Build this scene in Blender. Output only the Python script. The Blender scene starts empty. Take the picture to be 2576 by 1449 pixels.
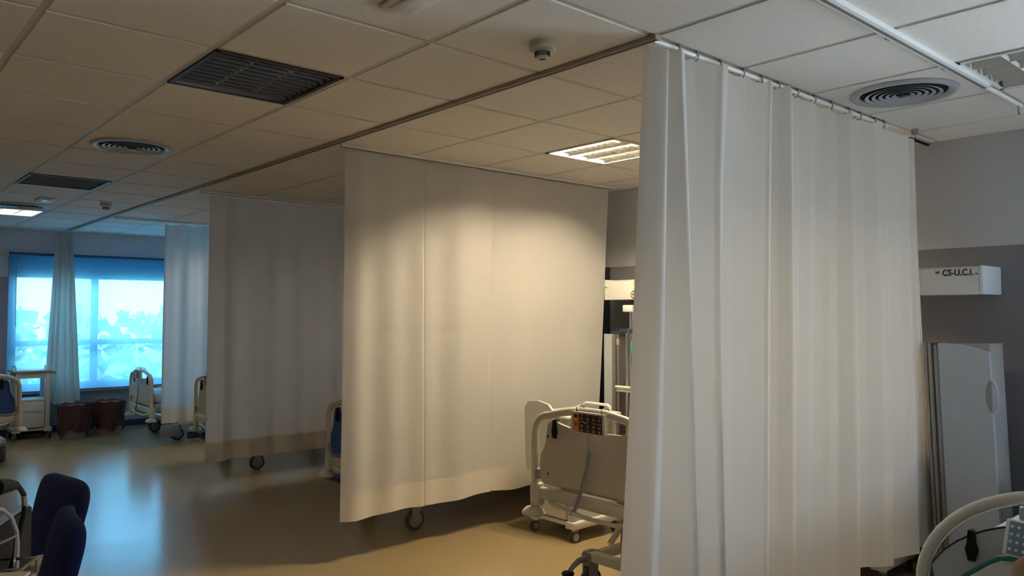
import bpy, bmesh, math, random
from mathutils import Vector, Matrix, Euler
random.seed(7)
PI = math.pi
C = bpy.context.scene.collection
T = 0.6; TJ = 0.62337           # ceiling grid pitch across / along the ward
ZC = 2.602                       # ceiling height
XW = 2.77                        # right wall
YW = 9.65                        # window wall
XL, YB = -4.8, -4.4              # left wall, back wall

# ------------------------------------------------------------------ materials
def lin(c):
    return tuple(((v/12.92) if v <= 0.04045 else ((v+0.055)/1.055)**2.4) for v in c)
MATS = {}
def mat(name, col, rough=0.5, metal=0.0, noise=0.0, nscale=8.0, spec=0.5, bump=0.0, emit=None, estr=0.0, coat=0.0):
    if name in MATS: return MATS[name]
    m = bpy.data.materials.new(name); m.use_nodes = True
    nt = m.node_tree; b = nt.nodes['Principled BSDF']
    b.inputs['Base Color'].default_value = (*col, 1); b.inputs['Roughness'].default_value = rough
    b.inputs['Metallic'].default_value = metal; b.inputs['Specular IOR Level'].default_value = spec
    b.inputs['Coat Weight'].default_value = coat
    if noise or bump:
        tc = nt.nodes.new('ShaderNodeTexCoord'); n = nt.nodes.new('ShaderNodeTexNoise')
        n.inputs['Scale'].default_value = nscale; n.inputs['Detail'].default_value = 4
        nt.links.new(tc.outputs['Object'], n.inputs['Vector'])
        if noise:
            r = nt.nodes.new('ShaderNodeMapRange')
            r.inputs['From Min'].default_value = 0.3; r.inputs['From Max'].default_value = 0.7
            r.inputs['To Min'].default_value = 1-noise; r.inputs['To Max'].default_value = 1+noise
            nt.links.new(n.outputs['Fac'], r.inputs['Value'])
            mx = nt.nodes.new('ShaderNodeVectorMath'); mx.operation = 'SCALE'
            mx.inputs[0].default_value = col
            nt.links.new(r.outputs['Result'], mx.inputs['Scale'])
            nt.links.new(mx.outputs['Vector'], b.inputs['Base Color'])
        if bump:
            bp = nt.nodes.new('ShaderNodeBump'); bp.inputs['Strength'].default_value = bump; bp.inputs['Distance'].default_value = 0.01
            nt.links.new(n.outputs['Fac'], bp.inputs['Height']); nt.links.new(bp.outputs['Normal'], b.inputs['Normal'])
    if emit:
        b.inputs['Emission Color'].default_value = (*emit, 1); b.inputs['Emission Strength'].default_value = estr
    MATS[name] = m
    return m

def cloth_mat(name, col, trans=0.3, weave=0.06):
    m = bpy.data.materials.new(name); m.use_nodes = True; nt = m.node_tree; nt.nodes.clear()
    out = nt.nodes.new('ShaderNodeOutputMaterial'); mix = nt.nodes.new('ShaderNodeMixShader')
    d = nt.nodes.new('ShaderNodeBsdfDiffuse'); t = nt.nodes.new('ShaderNodeBsdfTranslucent')
    tc = nt.nodes.new('ShaderNodeTexCoord'); n = nt.nodes.new('ShaderNodeTexNoise'); n.inputs['Scale'].default_value = 500
    n2 = nt.nodes.new('ShaderNodeTexNoise'); n2.inputs['Scale'].default_value = 6; n2.inputs['Detail'].default_value = 5
    nt.links.new(tc.outputs['Object'], n.inputs['Vector']); nt.links.new(tc.outputs['Object'], n2.inputs['Vector'])
    bp = nt.nodes.new('ShaderNodeBump'); bp.inputs['Strength'].default_value = weave; bp.inputs['Distance'].default_value = 0.004
    bp2 = nt.nodes.new('ShaderNodeBump'); bp2.inputs['Strength'].default_value = 0.25; bp2.inputs['Distance'].default_value = 0.02
    nt.links.new(n2.outputs['Fac'], bp2.inputs['Height']); nt.links.new(bp2.outputs['Normal'], bp.inputs['Normal'])
    nt.links.new(n.outputs['Fac'], bp.inputs['Height'])
    d.inputs['Color'].default_value = (*col, 1); t.inputs['Color'].default_value = (*[c*0.95 for c in col], 1)
    nt.links.new(bp.outputs['Normal'], d.inputs['Normal'])
    mix.inputs['Fac'].default_value = trans
    nt.links.new(d.outputs[0], mix.inputs[1]); nt.links.new(t.outputs[0], mix.inputs[2]); nt.links.new(mix.outputs[0], out.inputs[0])
    MATS[name] = m
    return m

def emis(name, col, s):
    m = bpy.data.materials.new(name); m.use_nodes = True; nt = m.node_tree; nt.nodes.clear()
    out = nt.nodes.new('ShaderNodeOutputMaterial'); e = nt.nodes.new('ShaderNodeEmission')
    e.inputs['Color'].default_value = (*col, 1); e.inputs['Strength'].default_value = s
    nt.links.new(e.outputs[0], out.inputs[0]); MATS[name] = m
    return m

M_tile = mat('ceiling_tile', (.82, .785, .735), .9, noise=.03, nscale=40, bump=.05)
M_bar = mat('ceiling_bar', (.62, .585, .53), .6)
M_rail = mat('white_rail', (.86, .87, .87), .3)
M_cream = mat('cream_plastic', (.66, .61, .49), .38, noise=.03)
M_creampanel = mat('cream_panel', (.60, .54, .42), .5, noise=.03)
M_white = mat('white_plastic', (.72, .71, .67), .4)
M_whitemetal = mat('white_enamel', (.68, .66, .6), .35, noise=.02)
M_blue = mat('blue_laminate', (.05, .10, .32), .5, noise=.05, spec=.25)
M_navyvinyl = mat('navy_vinyl', (.008, .011, .042), .75, bump=.08, nscale=60, spec=.12)
M_black = mat('black_plastic', (.010, .009, .010), .6, spec=.2)
M_rubber = mat('grey_rubber', (.07, .07, .075), .7)
M_grey = mat('grey_plastic', (.36, .35, .33), .5)
M_midgrey = mat('castor_grey', (.27, .26, .24), .45)
M_chrome = mat('chrome', (.7, .7, .7), .18, 1.0)
M_alu = mat('aluminium', (.36, .345, .33), .33, 0.9)
M_louvre = mat('louvre_aluminium_dim', (.075, .068, .064), .38, 1.0)  # dark surroundings mirrored in the metal are put into its base colour
M_divider = mat('divider_aluminium_lit', (.62, .60, .56), .4, .6)  # same metal kept bright, carries the lit glints between the blades
M_louvrew = mat('louvre_white', (.62, .6, .56), .4)
M_fixt = mat('fixture_white', (.75, .74, .7), .4)
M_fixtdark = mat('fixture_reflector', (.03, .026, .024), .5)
M_tubeoff = mat('tube_off', (.55, .55, .53), .3)
M_vent = mat('vent_enamel', (.42, .45, .48), .4)
M_void = mat('duct_shade', (.01, .01, .012), .9)
M_orange = mat('label_orange', (.65, .22, .02), .5)
M_dark = mat('label_dark', (.035, .028, .03), .5)
M_teal = mat('label_teal', (.01, .05, .055), .5)
M_red = mat('label_red', (.35, .02, .02), .5)
M_linen = mat('white_linen', (.72, .72, .72), .9, bump=.2, nscale=12)
M_green = mat('green_cloth', (.02, .16, .09), .9)
M_greenbag = mat('green_rubber', (.05, .35, .17), .5)
M_yellow = mat('gauge_yellow', (.62, .52, .10), .4)
M_gblue = mat('gauge_blue', (.03, .10, .38), .4)
M_navytrim = mat('navy_vinyl_trim', (.012, .025, .075), .5)
M_tower = mat('tower_panel', (.46, .50, .55), .45, noise=.03)
M_tan = mat('tan_plastic', (.45, .32, .17), .5)
M_cord = mat('grey_cord', (.35, .35, .35), .6)
M_binred = mat('bin_liner', (.065, .026, .028), .42, noise=.25, nscale=22, bump=.7)
M_binrim = mat('bin_shell', (.30, .25, .24), .5)
M_paper = mat('paper_sheet', (.62, .50, .36), .8)
M_paperpink = mat('paper_pink', (.45, .20, .17), .8)
M_wood = mat('desk_laminate', (.35, .30, .24), .5, noise=.08)
M_chairgrey = mat('chair_frame_grey', (.24, .22, .18), .45)
M_shoe = mat('shoe_dark', (.035, .035, .045), .6)
M_sole = mat('shoe_sole', (.4, .39, .37), .6)
M_matblue = mat('blue_mat', (.015, .05, .17), .6)
M_text = mat('black_ink', (.01, .01, .01), .5)
M_curtain = cloth_mat('curtain_cotton', (.77, .75, .715), .35)
M_curtwin = cloth_mat('curtain_cotton_thin', (.77, .75, .72), .42)
M_curtbunch = cloth_mat('curtain_cotton_bunched', (.74, .70, .64), .2)
M_hem = cloth_mat('curtain_hem_cotton', (.76, .71, .62), .12)

WARM = (1.0, .80, .50)
M_lampB = emis('lamp_warm_lit', (1.0, .81, .54), 550)
M_lampfar = emis('lamp_far_lit', (1.0, .95, .84), 55)
M_filldesk = emis('fill_desk_lit', (1.0, .92, .80), 32)
M_fillside = emis('fill_side_lit', (1.0, .93, .82), 90)
M_fillbay = emis('fill_bay_lit', (1.0, .95, .90), 140)
M_fillstation = emis('fill_station_lit', (1.0, .88, .70), 12)
M_lampbright = mat('reflector_white', (.9, .88, .8), .3)

# floor: cream vinyl with small flecks, polished
def floor_mat():
    m = bpy.data.materials.new('flecked_vinyl'); m.use_nodes = True; nt = m.node_tree; b = nt.nodes['Principled BSDF']
    g = nt.nodes.new('ShaderNodeNewGeometry')
    v = nt.nodes.new('ShaderNodeTexVoronoi'); v.inputs['Scale'].default_value = 55
    n = nt.nodes.new('ShaderNodeTexNoise'); n.inputs['Scale'].default_value = 3; n.inputs['Detail'].default_value = 6
    n3 = nt.nodes.new('ShaderNodeTexNoise'); n3.inputs['Scale'].default_value = 110; n3.inputs['Detail'].default_value = 2
    for x in (v, n, n3): nt.links.new(g.outputs['Position'], x.inputs['Vector'])
    cr = nt.nodes.new('ShaderNodeValToRGB'); e = cr.color_ramp.elements
    e[0].position = .0; e[0].color = (.18, .12, .055, 1); e[1].position = .13; e[1].color = (.38, .287, .150, 1)
    nt.links.new(v.outputs['Distance'], cr.inputs['Fac'])
    cr2 = nt.nodes.new('ShaderNodeValToRGB'); e = cr2.color_ramp.elements
    e[0].position = .35; e[0].color = (.80, .80, .80, 1); e[1].position = .65; e[1].color = (1.06, 1.05, 1.03, 1)
    nt.links.new(n3.outputs['Fac'], cr2.inputs['Fac'])
    mm = nt.nodes.new('ShaderNodeMix'); mm.data_type = 'RGBA'; mm.blend_type = 'MULTIPLY'; mm.inputs['Factor'].default_value = 1
    nt.links.new(cr.outputs['Color'], mm.inputs['A']); nt.links.new(cr2.outputs['Color'], mm.inputs['B'])
    nt.links.new(mm.outputs['Result'], b.inputs['Base Color'])
    mr = nt.nodes.new('ShaderNodeMapRange'); mr.inputs['To Min'].default_value = .15; mr.inputs['To Max'].default_value = .25
    nt.links.new(n.outputs['Fac'], mr.inputs['Value']); nt.links.new(mr.outputs['Result'], b.inputs['Roughness'])
    bp = nt.nodes.new('ShaderNodeBump'); bp.inputs['Strength'].default_value = .04; bp.inputs['Distance'].default_value = .02
    nt.links.new(n.outputs['Fac'], bp.inputs['Height']); nt.links.new(bp.outputs['Normal'], b.inputs['Normal'])
    b.inputs['Specular IOR Level'].default_value = .75
    return m
M_floor = floor_mat()

# walls: light paint above a dado line, grey paint below
def wall_mat(name, low, high, zline):
    m = bpy.data.materials.new(name); m.use_nodes = True; nt = m.node_tree; b = nt.nodes['Principled BSDF']
    g = nt.nodes.new('ShaderNodeNewGeometry'); s = nt.nodes.new('ShaderNodeSeparateXYZ')
    nt.links.new(g.outputs['Position'], s.inputs[0])
    c = nt.nodes.new('ShaderNodeMath'); c.operation = 'GREATER_THAN'; c.inputs[1].default_value = zline
    nt.links.new(s.outputs['Z'], c.inputs[0])
    mx = nt.nodes.new('ShaderNodeMix'); mx.data_type = 'RGBA'
    mx.inputs['A'].default_value = (*low, 1); mx.inputs['B'].default_value = (*high, 1)
    nt.links.new(c.outputs[0], mx.inputs['Factor'])
    n = nt.nodes.new('ShaderNodeTexNoise'); n.inputs['Scale'].default_value = 90; n.inputs['Detail'].default_value = 5
    nt.links.new(g.outputs['Position'], n.inputs['Vector'])
    bp = nt.nodes.new('ShaderNodeBump'); bp.inputs['Strength'].default_value = .12; bp.inputs['Distance'].default_value = .006
    nt.links.new(n.outputs['Fac'], bp.inputs['Height']); nt.links.new(bp.outputs['Normal'], b.inputs['Normal'])
    nt.links.new(mx.outputs['Result'], b.inputs['Base Color']); b.inputs['Roughness'].default_value = .6
    return m
M_wall = wall_mat('two_tone_paint', (.185, .182, .205), (.50, .51, .54), 1.942)
M_wallwin = wall_mat('two_tone_paint_windowlit', (.32, .31, .34), (.66, .68, .74), 1.99)  # same two-tone paint, lightened and blued to stand in for window light
M_frame = mat('window_frame', (.80, .82, .83), .4)

def glass_mat():
    m = bpy.data.materials.new('clear_glass'); m.use_nodes = True; nt = m.node_tree; nt.nodes.clear()
    out = nt.nodes.new('ShaderNodeOutputMaterial'); mix = nt.nodes.new('ShaderNodeMixShader')
    t = nt.nodes.new('ShaderNodeBsdfTransparent'); g = nt.nodes.new('ShaderNodeBsdfGlossy'); g.inputs['Roughness'].default_value = .02
    f = nt.nodes.new('ShaderNodeFresnel'); f.inputs['IOR'].default_value = 1.45
    t.inputs['Color'].default_value = (.93, .96, .96, 1)
    nt.links.new(f.outputs[0], mix.inputs['Fac']); nt.links.new(t.outputs[0], mix.inputs[1]); nt.links.new(g.outputs[0], mix.inputs[2])
    nt.links.new(mix.outputs[0], out.inputs[0])
    return m
M_glass = glass_mat()

def blind_mat():
    m = bpy.data.materials.new('blue_screen_fabric'); m.use_nodes = True; nt = m.node_tree; nt.nodes.clear()
    out = nt.nodes.new('ShaderNodeOutputMaterial')
    tr = nt.nodes.new('ShaderNodeBsdfTransparent'); tr.inputs['Color'].default_value = (.42, .86, 1.0, 1)
    tl = nt.nodes.new('ShaderNodeBsdfTranslucent'); tl.inputs['Color'].default_value = (.20, .68, 1.0, 1)
    df = nt.nodes.new('ShaderNodeBsdfDiffuse'); df.inputs['Color'].default_value = (.12, .38, .72, 1)
    m1 = nt.nodes.new('ShaderNodeMixShader'); m1.inputs['Fac'].default_value = .72
    nt.links.new(df.outputs[0], m1.inputs[1]); nt.links.new(tl.outputs[0], m1.inputs[2])
    m2 = nt.nodes.new('ShaderNodeMixShader'); m2.inputs['Fac'].default_value = .155
    nt.links.new(m1.outputs[0], m2.inputs[1]); nt.links.new(tr.outputs[0], m2.inputs[2])
    nt.links.new(m2.outputs[0], out.inputs[0])
    return m
M_blind = blind_mat()

# ------------------------------------------------------------------ mesh builder
class MB:
    def __init__(s, M=None):
        s.v = []; s.f = []; s.M = M or Matrix.Identity(4)
    def add(s, vs, fs):
        o = len(s.v); s.v += [tuple(s.M @ Vector(p)) for p in vs]; s.f += [tuple(i+o for i in f) for f in fs]
        return s
    def box(s, c, d, bev=0.0, rot=None, seg=2):
        bm = bmesh.new(); bmesh.ops.create_cube(bm, size=1)
        bmesh.ops.scale(bm, vec=d, verts=bm.verts)
        if bev:
            bmesh.ops.bevel(bm, geom=list(bm.edges), offset=min(bev, min(d)*.49), segments=seg, affect='EDGES', profile=.5)
        R = Euler(rot).to_matrix() if rot else None
        vs = []
        bm.verts.index_update()
        for v in bm.verts:
            p = v.co.copy()
            if R: p = R @ p
            vs.append(p + Vector(c))
        fs = [tuple(v.index for v in f.verts) for f in bm.faces]; bm.free()
        return s.add(vs, fs)
    def b2(s, a, b, bev=0.0):
        return s.box([(a[i]+b[i])/2 for i in range(3)], [abs(b[i]-a[i]) for i in range(3)], bev)
    def tube(s, pts, r, n=10, closed=False):
        P = [Vector(p) for p in pts]; N = len(P); vs = []; fs = []
        rs = r if isinstance(r, (list, tuple)) else [r]*N
        def tan(i):
            if closed: return (P[(i+1) % N]-P[i-1]).normalized()
            if i == 0: return (P[1]-P[0]).normalized()
            if i == N-1: return (P[-1]-P[-2]).normalized()
            return ((P[i+1]-P[i]).normalized()+(P[i]-P[i-1]).normalized()).normalized()
        t0 = tan(0); up = Vector((0, 0, 1)) if abs(t0.z) < .9 else Vector((1, 0, 0))
        nrm = (up - t0*up.dot(t0)).normalized()
        for i in range(N):
            t = tan(i); nrm = (nrm - t*nrm.dot(t)).normalized(); bn = t.cross(nrm)
            for k in range(n):
                a = 2*PI*k/n; vs.append(P[i] + (nrm*math.cos(a)+bn*math.sin(a))*rs[i])
        for i in range(N if closed else N-1):
            j = (i+1) % N
            for k in range(n):
                fs.append((i*n+k, i*n+(k+1) % n, j*n+(k+1) % n, j*n+k))
        if not closed:
            fs.append(tuple(range(n-1, -1, -1))); fs.append(tuple((N-1)*n+k for k in range(n)))
        return s.add(vs, fs)
    def lathe(s, prof, n=32, c=(0, 0, 0), axis='z', cap=True):
        vs = []; fs = []; c = Vector(c)
        for (r, z) in prof:
            for k in range(n):
                a = 2*PI*k/n; p = Vector((r*math.cos(a), r*math.sin(a), z))
                if axis == 'y': p = Vector((p.x, p.z, -p.y))
                elif axis == 'x': p = Vector((p.z, p.y, -p.x))
                vs.append(c+p)
        for i in range(len(prof)-1):
            for k in range(n):
                fs.append((i*n+k, i*n+(k+1) % n, (i+1)*n+(k+1) % n, (i+1)*n+k))
        if cap:
            if prof[0][0] > 1e-5: fs.append(tuple(range(n-1, -1, -1)))
            if prof[-1][0] > 1e-5: fs.append(tuple((len(prof)-1)*n+k for k in range(n)))
        return s.add(vs, fs)
    def prism(s, poly, d0, d1, plane='yz'):
        n = len(poly); vs = []
        for d in (d0, d1):
            for (a, b) in poly:
                vs.append({'yz': (d, a, b), 'xz': (a, d, b), 'xy': (a, b, d)}[plane])
        fs = [tuple(range(n)), tuple(range(2*n-1, n-1, -1))]
        for i in range(n):
            j = (i+1) % n; fs.append((i, i+n, j+n, j))
        return s.add(vs, fs)
    def grid(s, fn, nu, nv):
        vs = [fn(i/(nu-1), j/(nv-1)) for j in range(nv) for i in range(nu)]
        fs = [(j*nu+i, j*nu+i+1, (j+1)*nu+i+1, (j+1)*nu+i) for j in range(nv-1) for i in range(nu-1)]
        return s.add(vs, fs)
    def build(s, name, m, parent=None, ang=35, recalc=True):
        me = bpy.data.meshes.new(name); me.from_pydata(s.v, [], s.f)
        if recalc:
            bm = bmesh.new(); bm.from_mesh(me); bmesh.ops.recalc_face_normals(bm, faces=bm.faces); bm.to_mesh(me); bm.free()
        me.polygons.foreach_set('use_smooth', [True]*len(me.polygons))
        me.set_sharp_from_angle(angle=math.radians(ang))
        me.materials.append(m)
        o = bpy.data.objects.new(name, me); C.objects.link(o)
        if parent is not None: o.parent = parent
        return o

def thing(name, label, cat, loc=(0, 0, 0), rotz=0, group=None):
    o = bpy.data.objects.new(name, None); C.objects.link(o)
    o.empty_display_size = .1; o.location = loc; o.rotation_euler = (0, 0, rotz)
    o['label'] = label; o['category'] = cat
    if group: o['group'] = group
    return o
def tag(o, label, cat, group=None, kind=None):
    o['label'] = label; o['category'] = cat
    if group: o['group'] = group
    if kind: o['kind'] = kind
    return o
def struct(o, label=None, cat=None):
    o['kind'] = 'structure'
    if label: o['label'] = label
    if cat: o['category'] = cat
    return o
def copy_tree(o, parent=None):
    c = o.copy(); C.objects.link(c)
    if parent is not None: c.parent = parent
    for ch in list(o.children): copy_tree(ch, c)
    return c
def arc(cx, cy, r, a0, a1, n):
    return [(cx+r*math.cos(math.radians(a0+(a1-a0)*i/n)), cy+r*math.sin(math.radians(a0+(a1-a0)*i/n))) for i in range(n+1)]

BY0, BY1, BZ0, BZ1 = -2.95, -1.25, 1.0, 2.3     # daylight window farther back in the right wall
# ------------------------------------------------------------------ room shell
struct(MB().b2((XL-.1, YB-.1, -.12), (XW+.12, YW+.2, 0)).build('floor', M_floor), 'cream flecked polished vinyl floor of the ward', 'floor')
wb = MB()
wb.b2((XW, YB-.1, -.1), (XW+.12, BY0, 2.75)); wb.b2((XW, BY1, -.1), (XW+.12, YW+.2, 2.75))
wb.b2((XW, BY0, -.1), (XW+.12, BY1, BZ0)); wb.b2((XW, BY0, BZ1), (XW+.12, BY1, 2.75))
struct(wb.build('wall_right', M_wall), 'right wall, grey paint below and light paint above', 'wall')
struct(MB().b2((XL-.12, YB-.1, -.1), (XL, YW+.2, 2.75)).build('wall_left', M_wall), 'left wall beside the nurse desk', 'wall')
# window wall with opening
WX0, WX1, WZ0, WZ1 = -.60, 2.36, .56, 2.27
wb = MB()
wb.b2((XL, YW, -.1), (WX0, YW+.2, 2.75)); wb.b2((WX1, YW, -.1), (XW, YW+.2, 2.75))
wb.b2((WX0, YW, -.1), (WX1, YW+.2, WZ0)); wb.b2((WX0, YW, WZ1), (WX1, YW+.2, 2.75))
struct(wb.build('wall_window', M_wallwin), 'far wall with the wide blue window', 'wall')
BX0, BX1 = 1.45, 2.62                              # and one in the wall behind the camera
wb = MB()
wb.b2((XL, YB-.12, -.1), (BX0, YB, 2.75)); wb.b2((BX1, YB-.12, -.1), (XW, YB, 2.75))
wb.b2((BX0, YB-.12, -.1), (BX1, YB, BZ0)); wb.b2((BX0, YB-.12, BZ1), (BX1, YB, 2.75))
struct(wb.build('wall_back', M_wall), 'wall behind the camera', 'wall')
struct(MB().b2((XL, YW-.012, 0), (XW, YW, .085), .003).build('baseboard_window', M_navytrim), 'navy vinyl baseboard under the window', 'baseboard')
struct(MB().b2((XW-.012, YB, 0), (XW, YW-.012, .085), .003).build('baseboard_right', M_navytrim), 'navy vinyl baseboard of the right wall', 'baseboard')
struct(MB().b2((XW-.02, 2.66, .085), (XW, 2.80, 1.942), .003).build('trim_1', mat('black_strip', (.008, .010, .016), .5)), 'black vertical wall strip', 'trim')

def window(name, x0, x1, z0, z1, y, xs, zs, mat_f):
    w = thing(name, 'window', 'window', ((x0+x1)/2, y, z0)); w['kind'] = 'structure'
    M = Matrix.Translation((-(x0+x1)/2, -y, -z0))
    f = MB(M); t = .045
    f.b2((x0, y-.03, z0), (x0+t, y+.03, z1), .004); f.b2((x1-t, y-.03, z0), (x1, y+.03, z1), .004)
    f.b2((x0, y-.03, z0), (x1, y+.03, z0+t), .004); f.b2((x0, y-.03, z1-t), (x1, y+.03, z1), .004)
    for x in xs: f.b2((x-.045, y-.028, z0), (x+.045, y+.028, z1), .004)
    for z in zs: f.b2((x0, y-.028, z-.035), (x1, y+.028, z+.035), .004)
    f.build('window_frame', mat_f, w)
    MB(M).b2((x0+.02, y-.003, z0+.02), (x1-.02, y+.003, z1-.02)).build('window_pane', M_glass, w)
    return w
w1 = window('window_1', WX0, WX1, WZ0, WZ1, YW+.15, [.415, 1.75], [1.145], M_frame)
q = MB(Matrix.Translation((-(WX0+WX1)/2, -YW-.15, -WZ0)))
q.b2((WX0, YW+.118, 1.99), (WX1, YW+.165, WZ1), .004); q.b2((WX0, YW+.118, WZ0), (-.49, YW+.165, WZ1), .004); q.b2((WX0, YW+.118, WZ0), (WX1, YW+.165, WZ0+.065), .004)
q.build('shutter_box', mat('shutter_white', (.9, .9, .9), .6), w1); w1['label'] = 'wide far window behind the blue blind'
w2 = window('window_2', BY0, BY1, BZ0, BZ1, -XW-.06, [-2.10], [], M_frame); w2['label'] = 'daylight window of the right wall, out of view'
w2.rotation_euler = (0, 0, PI/2); w2.location = (XW+.06, (BY0+BY1)/2, BZ0)

w3 = window('window_3', BX0, BX1, BZ0, BZ1, YB-.06, [2.035], [], M_frame); w3['label'] = 'daylight window of the back wall, out of view'
# ceiling: recessed-edge tiles, grid bars behind the joints
FIX = {(2, 2), (-2, 2), (-2, 8), (-2, 12), (2, -2), (-5, -3), (2, 10), (-6, 1), (-6, 4)}
tb = MB()
def tile(x0, x1, y0, y1):
    e = .014; b = .003
    a = [(x0+e, y0+e), (x1-e, y0+e), (x1-e, y1-e), (x0+e, y1-e)]
    i = [(x0+e+b, y0+e+b), (x1-e-b, y0+e+b), (x1-e-b, y1-e-b), (x0+e+b, y1-e-b)]
    vs = [(p[0], p[1], ZC+.012) for p in a]+[(p[0], p[1], ZC+.003) for p in a]+[(p[0], p[1], ZC) for p in i]
    fs = [(8, 9, 10, 11)]
    for k in range(4):
        l = (k+1) % 4; fs += [(k, l, 4+l, 4+k), (4+k, 4+l, 8+l, 8+k)]
    tb.add(vs, fs)
gb = MB()
for i in range(-8, 5):
    for j in range(-8, 16):
        x0, x1, y0, y1 = i*T, (i+1)*T, j*TJ, (j+1)*TJ
        x1c = min(x1, XW); y1c = min(y1, YW); y0c = max(y0, YB)
        if y0c >= y1c or x0 >= x1c or (i, j) in FIX: continue
        tile(x0, x1c+(0 if x1c == x1 else .012), y0c, y1c)
ceil = struct(tb.build('ceiling', M_tile, ang=20, recalc=False), 'suspended ceiling of square off-white tiles', 'ceiling')
for i in range(-8, 6):
    x = min(i*T, XW-.012)
    gb.b2((x-.018, YB, ZC+.0045), (x+.018, YW, ZC+.03))
for j in range(-7, 17):
    y = min(j*TJ, YW-.012)
    gb.b2((XL, y-.018, ZC+.005), (XW, y+.018, ZC+.03))
gb.build('ceiling_grid', M_bar, ceil)
struct(MB().b2((XL-.1, YB-.1, 2.80), (XW+.12, YW+.2, 2.92)).build('ceiling_slab', M_bar), 'structural slab above the suspended ceiling', 'ceiling')

# ------------------------------------------------------------------ ceiling luminaires
def troffer(cell, label, lampm, louvrem, reflm, bays=3, blades=9, along='y', name='ceiling_light', rim=.02, wide=.006):
    i, j = cell
    cx, cy = (i+.5)*T, (j+.5)*TJ
    t = thing(name, label, 'ceiling light', (cx, cy, ZC))
    hx, hy = T/2-.013, TJ/2-.013; H = .095
    h = MB()
    h.b2((-hx, -hy, H), (hx, hy, H+.006))
    for s in (-1, 1):
        h.b2((s*hx, -hy, .0), (s*(hx-.004), hy, H)); h.b2((-hx, s*hy, 0), (hx, s*(hy-.004), H))
        h.b2((s*hx, -hy, -.003), (s*(hx-rim), hy, .001)); h.b2((-hx, s*hy, -.003), (hx, s*(hy-rim), .001))
    h.build('housing', M_fixt if reflm is not M_fixtdark else reflm, t)
    ix, iy = hx-rim, hy-rim
    db = .012 if louvrem is M_louvre else .002
    bt, bh = (.0035, .020) if lampm is M_lampB else (.007, .018)
    if along == 'y':
        w = 2*ix/bays
        lv = MB(); dv = MB()
        for b in range(bays+1):
            x = -ix+b*w
            # V-section divider, wide at the top
            for a, c in ((-1, 0), (0, 1)):
                xa = max(-ix, x+a*.028) if a else max(-ix, x-.002)
                xc = min(ix, x+c*.028) if c else min(ix, x+.002)
            l, r = max(-ix, x-.022), min(ix, x+.022)
            lb, rb = max(-ix, x-wide), min(ix, x+wide)
            dv.add([(l, -iy, .030), (r, -iy, .030), (rb, -iy, db), (lb, -iy, db), (l, iy, .030), (r, iy, .030), (rb, iy, db), (lb, iy, db)],
                   [(0, 1, 5, 4), (1, 2, 6, 5), (2, 3, 7, 6), (3, 0, 4, 7), (0, 3, 2, 1), (4, 5, 6, 7)])
        for k in range(1, blades+1):
            y = -iy+2*iy*k/(blades+1)
            lv.add([(-ix, y-bt, bh), (ix, y-bt, bh), (ix, y+bt, bh), (-ix, y+bt, bh), (-ix, y-.0012, .003), (ix, y-.0012, .003), (ix, y+.0012, .003), (-ix, y+.0012, .003)],
                   [(0, 1, 2, 3), (0, 4, 5, 1), (1, 5, 6, 2), (2, 6, 7, 3), (3, 7, 4, 0), (4, 7, 6, 5)])
        lv.build('louvre', louvrem, t, ang=20); dv.build('divider', M_divider if louvrem is M_louvre else louvrem, t, ang=20)
        for b in range(bays):
            x = -ix+(b+.5)*w
            MB().tube([(x, -iy+.01, .052), (x, iy-.01, .052)], .013, 12).build('lamp_tube', lampm, t)
    return t
LG = 'recessed louvre lights in the ceiling'
troffer((2, 2), 'lit warm louvre light in the ceiling above the bay with the orange bed keypad', M_lampB, mat('louvre_bright', (.62, .61, .58), .22, 1.0), M_fixt, name='ceiling_light')
troffer((-2, 2), 'unlit dark louvre light, the large one at upper left of the ceiling', M_tubeoff, M_louvre, M_fixtdark)
troffer((-2, 8), 'unlit dark louvre light, smaller and farther along the aisle ceiling', M_tubeoff, M_louvre, M_fixtdark)
troffer((-2, 12), 'lit louvre light at far left of the ceiling, right beyond a round vent', M_lampfar, M_lampbright, M_fixt)
troffer((2, -2), 'unlit white grid louvre light at upper right beside the round vent', M_tubeoff, M_louvrew, M_fixt, bays=4, blades=3, wide=.002)
troffer((-5, -3), 'added fill louvre light in the ceiling behind the camera, out of view', M_filldesk, M_lampbright, M_fixt)  # unseen lamp added as general fill for the ward
troffer((2, 10), 'added fill louvre light backlighting the shaded middle curtain, out of view', M_fillbay, M_lampbright, M_fixt)  # unseen lamp added to glow through the middle curtain
troffer((-6, 1), 'added fill louvre light on the nurse desk side, out of view', M_fillstation, M_lampbright, M_fixt)  # unseen lamp added to raise the ambient light near the desk
troffer((-6, 4), 'added fill louvre light over the left bed row, out of view', M_fillside, M_lampbright, M_fixt)  # unseen lamp added to brighten the far bays from the left

# emergency luminaires
def emergency(x, y, label):
    t = thing('emergency_light', label, 'emergency light', (x, y, ZC))
    MB().b2((-.065, -.15, -.014), (.065, .15, -.001), .008).build('frame', M_fixt, t)
    MB().b2((-.042, -.115, -.020), (.042, .115, -.010), .006).build('diffuser', mat('opal_diffuser', (.66, .69, .72), .25), t)
emergency(-.885, .285, 'small flat emergency light with opal window at the top edge of the ceiling')
emergency(-.80, 6.50, 'tiny far emergency light between dark louvre light and lit louvre light')

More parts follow.
